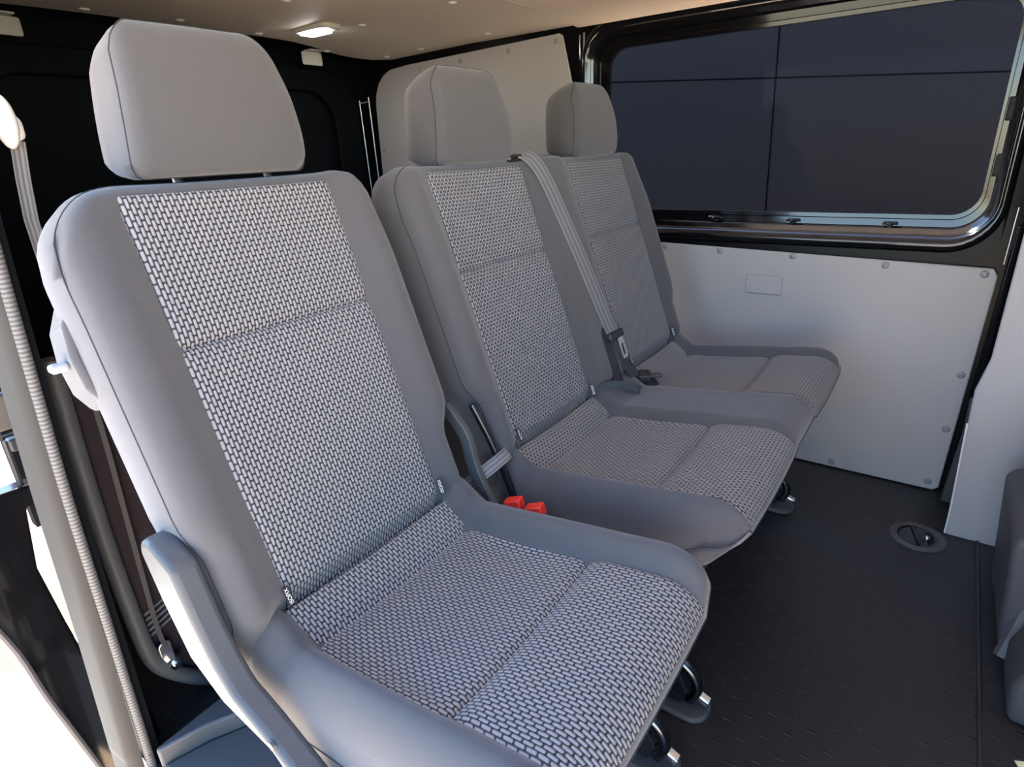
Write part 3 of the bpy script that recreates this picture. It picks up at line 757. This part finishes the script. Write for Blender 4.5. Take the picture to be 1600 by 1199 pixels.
# ================================================================== OUTSIDE
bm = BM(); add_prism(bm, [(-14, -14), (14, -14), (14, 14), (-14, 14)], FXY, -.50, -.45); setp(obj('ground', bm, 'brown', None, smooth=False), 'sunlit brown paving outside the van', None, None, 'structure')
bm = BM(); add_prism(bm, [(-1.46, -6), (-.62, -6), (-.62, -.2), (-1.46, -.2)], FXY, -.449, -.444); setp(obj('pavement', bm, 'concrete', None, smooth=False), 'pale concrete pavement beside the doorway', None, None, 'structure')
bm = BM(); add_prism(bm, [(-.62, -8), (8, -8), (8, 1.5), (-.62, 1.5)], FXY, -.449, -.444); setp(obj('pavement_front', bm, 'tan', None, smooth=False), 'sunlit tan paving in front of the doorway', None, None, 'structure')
bm = BM(); add_box(bm, (0, 2.55, 1.3), (12, .1, 3.6)); ex = setp(obj('wall_exterior', bm, 'cladding', None, smooth=False), 'dark panelled building wall outside the window', None, None, 'structure')
bm = BM(); add_prism(bm, [(-1.181-1.6, 1.271+.107), (.66+1.6, 1.148-.107), (.66+1.6, 1.1425-.107), (-1.181-1.6, 1.2655+.107)], FXZ, 2.497, 2.51); obj('joint', bm, 'joint', ex, smooth=False)
bm = BM(); add_prism(bm, [(-.310, 2.5), (-.305, 2.5), (-.226, .0), (-.231, .0)], FXZ, 2.497, 2.51); obj('joint', bm, 'joint', ex, smooth=False)

# open door standing beyond the pillar
X = -.62
dr = thing('sliding_door', 'glossy black open van door at the left edge, beyond the door pillar', 'door', (X, -.75, 0))
bm = BM(); add_prism(bm, [(-.672, .436), (-.678, .399), (-.707, .398), (-.723, .283), (-.714, .155), (-.704, .047), (-.690, -.054), (-.690, -.26), (-.745, -.26), (-.785, .03), (-.804, .191), (-.86, .44)], FYZ, X-.04, X); obj('door_skin', bm, 'black_paint', dr, bevel=.006)
bm = BM(); add_tube(bm, smooth_path([(X+.004, -.86, .44), (X+.004, -.798, .19), (X+.004, -.779, .03), (X+.004, -.742, -.24)], 5), .006, 8); obj('door_seal', bm, 'mid_plastic', dr)
bm = BM(); add_prism(bm, rrect(-.73, -.671, .538, .600, .012), FYZ, X-.02, X); lt = obj('latch', bm, 'steel', dr, bevel=.005, seg=3)
bm = BM(); add_box(bm, (X-.01, -.675, .577), (.01, .05, .008)); obj('striker', bm, 'steel', lt, bevel=.002)
bm = BM(); add_prism(bm, rrect(-.698, -.660, .500, .522, .004), FYZ, X-.02, X); obj('stop_block', bm, 'dark_plastic', dr, bevel=.003)
bm = BM(); add_tube(bm, [(X-.01, -.74, .527), (X-.01, -.66, .530)], .002, 6); obj('cable', bm, 'dark_plastic', dr)
bm = BM(); add_tube(bm, [(X-.01, -.70, .52), (X-.015, -.70, .40)], .004, 6); obj('stay', bm, 'dark_plastic', dr)

# ================================================================== LIGHT, CAMERA
w = bpy.data.worlds.new('world'); scene.world = w; w.use_nodes = True
nt = w.node_tree; bg = nt.nodes['Background']
sky = nt.nodes.new('ShaderNodeTexSky'); sky.sky_type = 'NISHITA'; sky.sun_disc = False
sky.sun_elevation = R(48); sky.sun_rotation = R(-90); sky.air_density = 1.; sky.dust_density = .2; sky.ozone_density = 4.
nt.links.new(sky.outputs[0], bg.inputs[0]); bg.inputs[1].default_value = .33
sl = bpy.data.lights.new('sun', 'SUN'); sl.energy = 18.5; sl.angle = R(.6); sl.color = (1, .94, .84)
so = bpy.data.objects.new('sun', sl); COL.objects.link(so)
d = Vector((.66, -.07, -.75)); so.rotation_euler = d.to_track_quat('-Z', 'Y').to_euler(); so.location = (-3, 0, 4)
ll = bpy.data.lights.new('dome_light', 'AREA'); ll.energy = .25; ll.shape = 'RECTANGLE'; ll.size = .09; ll.size_y = .05
lo = bpy.data.objects.new('dome_light', ll); COL.objects.link(lo); lo.location = (-1.11, .43, 1.279)

yaw, pitch, roll, F = .6364, .3729, -.0445, 929.4
cy, sy = math.cos(yaw), math.sin(yaw)
f = Vector((-sy*math.cos(pitch), cy*math.cos(pitch), -math.sin(pitch))); r = Vector((cy, sy, 0)); u = r.cross(f)
r2 = r*math.cos(roll)+u*math.sin(roll); u2 = u*math.cos(roll)-r*math.sin(roll)
cam = bpy.data.cameras.new('camera'); co = bpy.data.objects.new('camera', cam); COL.objects.link(co)
mt = Matrix((r2, u2, -f)).transposed().to_4x4(); mt.translation = (.5668, -.9169, .928); co.matrix_world = mt
cam.sensor_fit = 'HORIZONTAL'; cam.sensor_width = 36; cam.lens = F/1600*36; cam.clip_start = .01
scene.camera = co
vs = scene.view_settings; vs.view_transform = 'Standard'; vs.look = 'None'; vs.gamma = 1; vs.exposure = 1.75; vs.use_curve_mapping = False
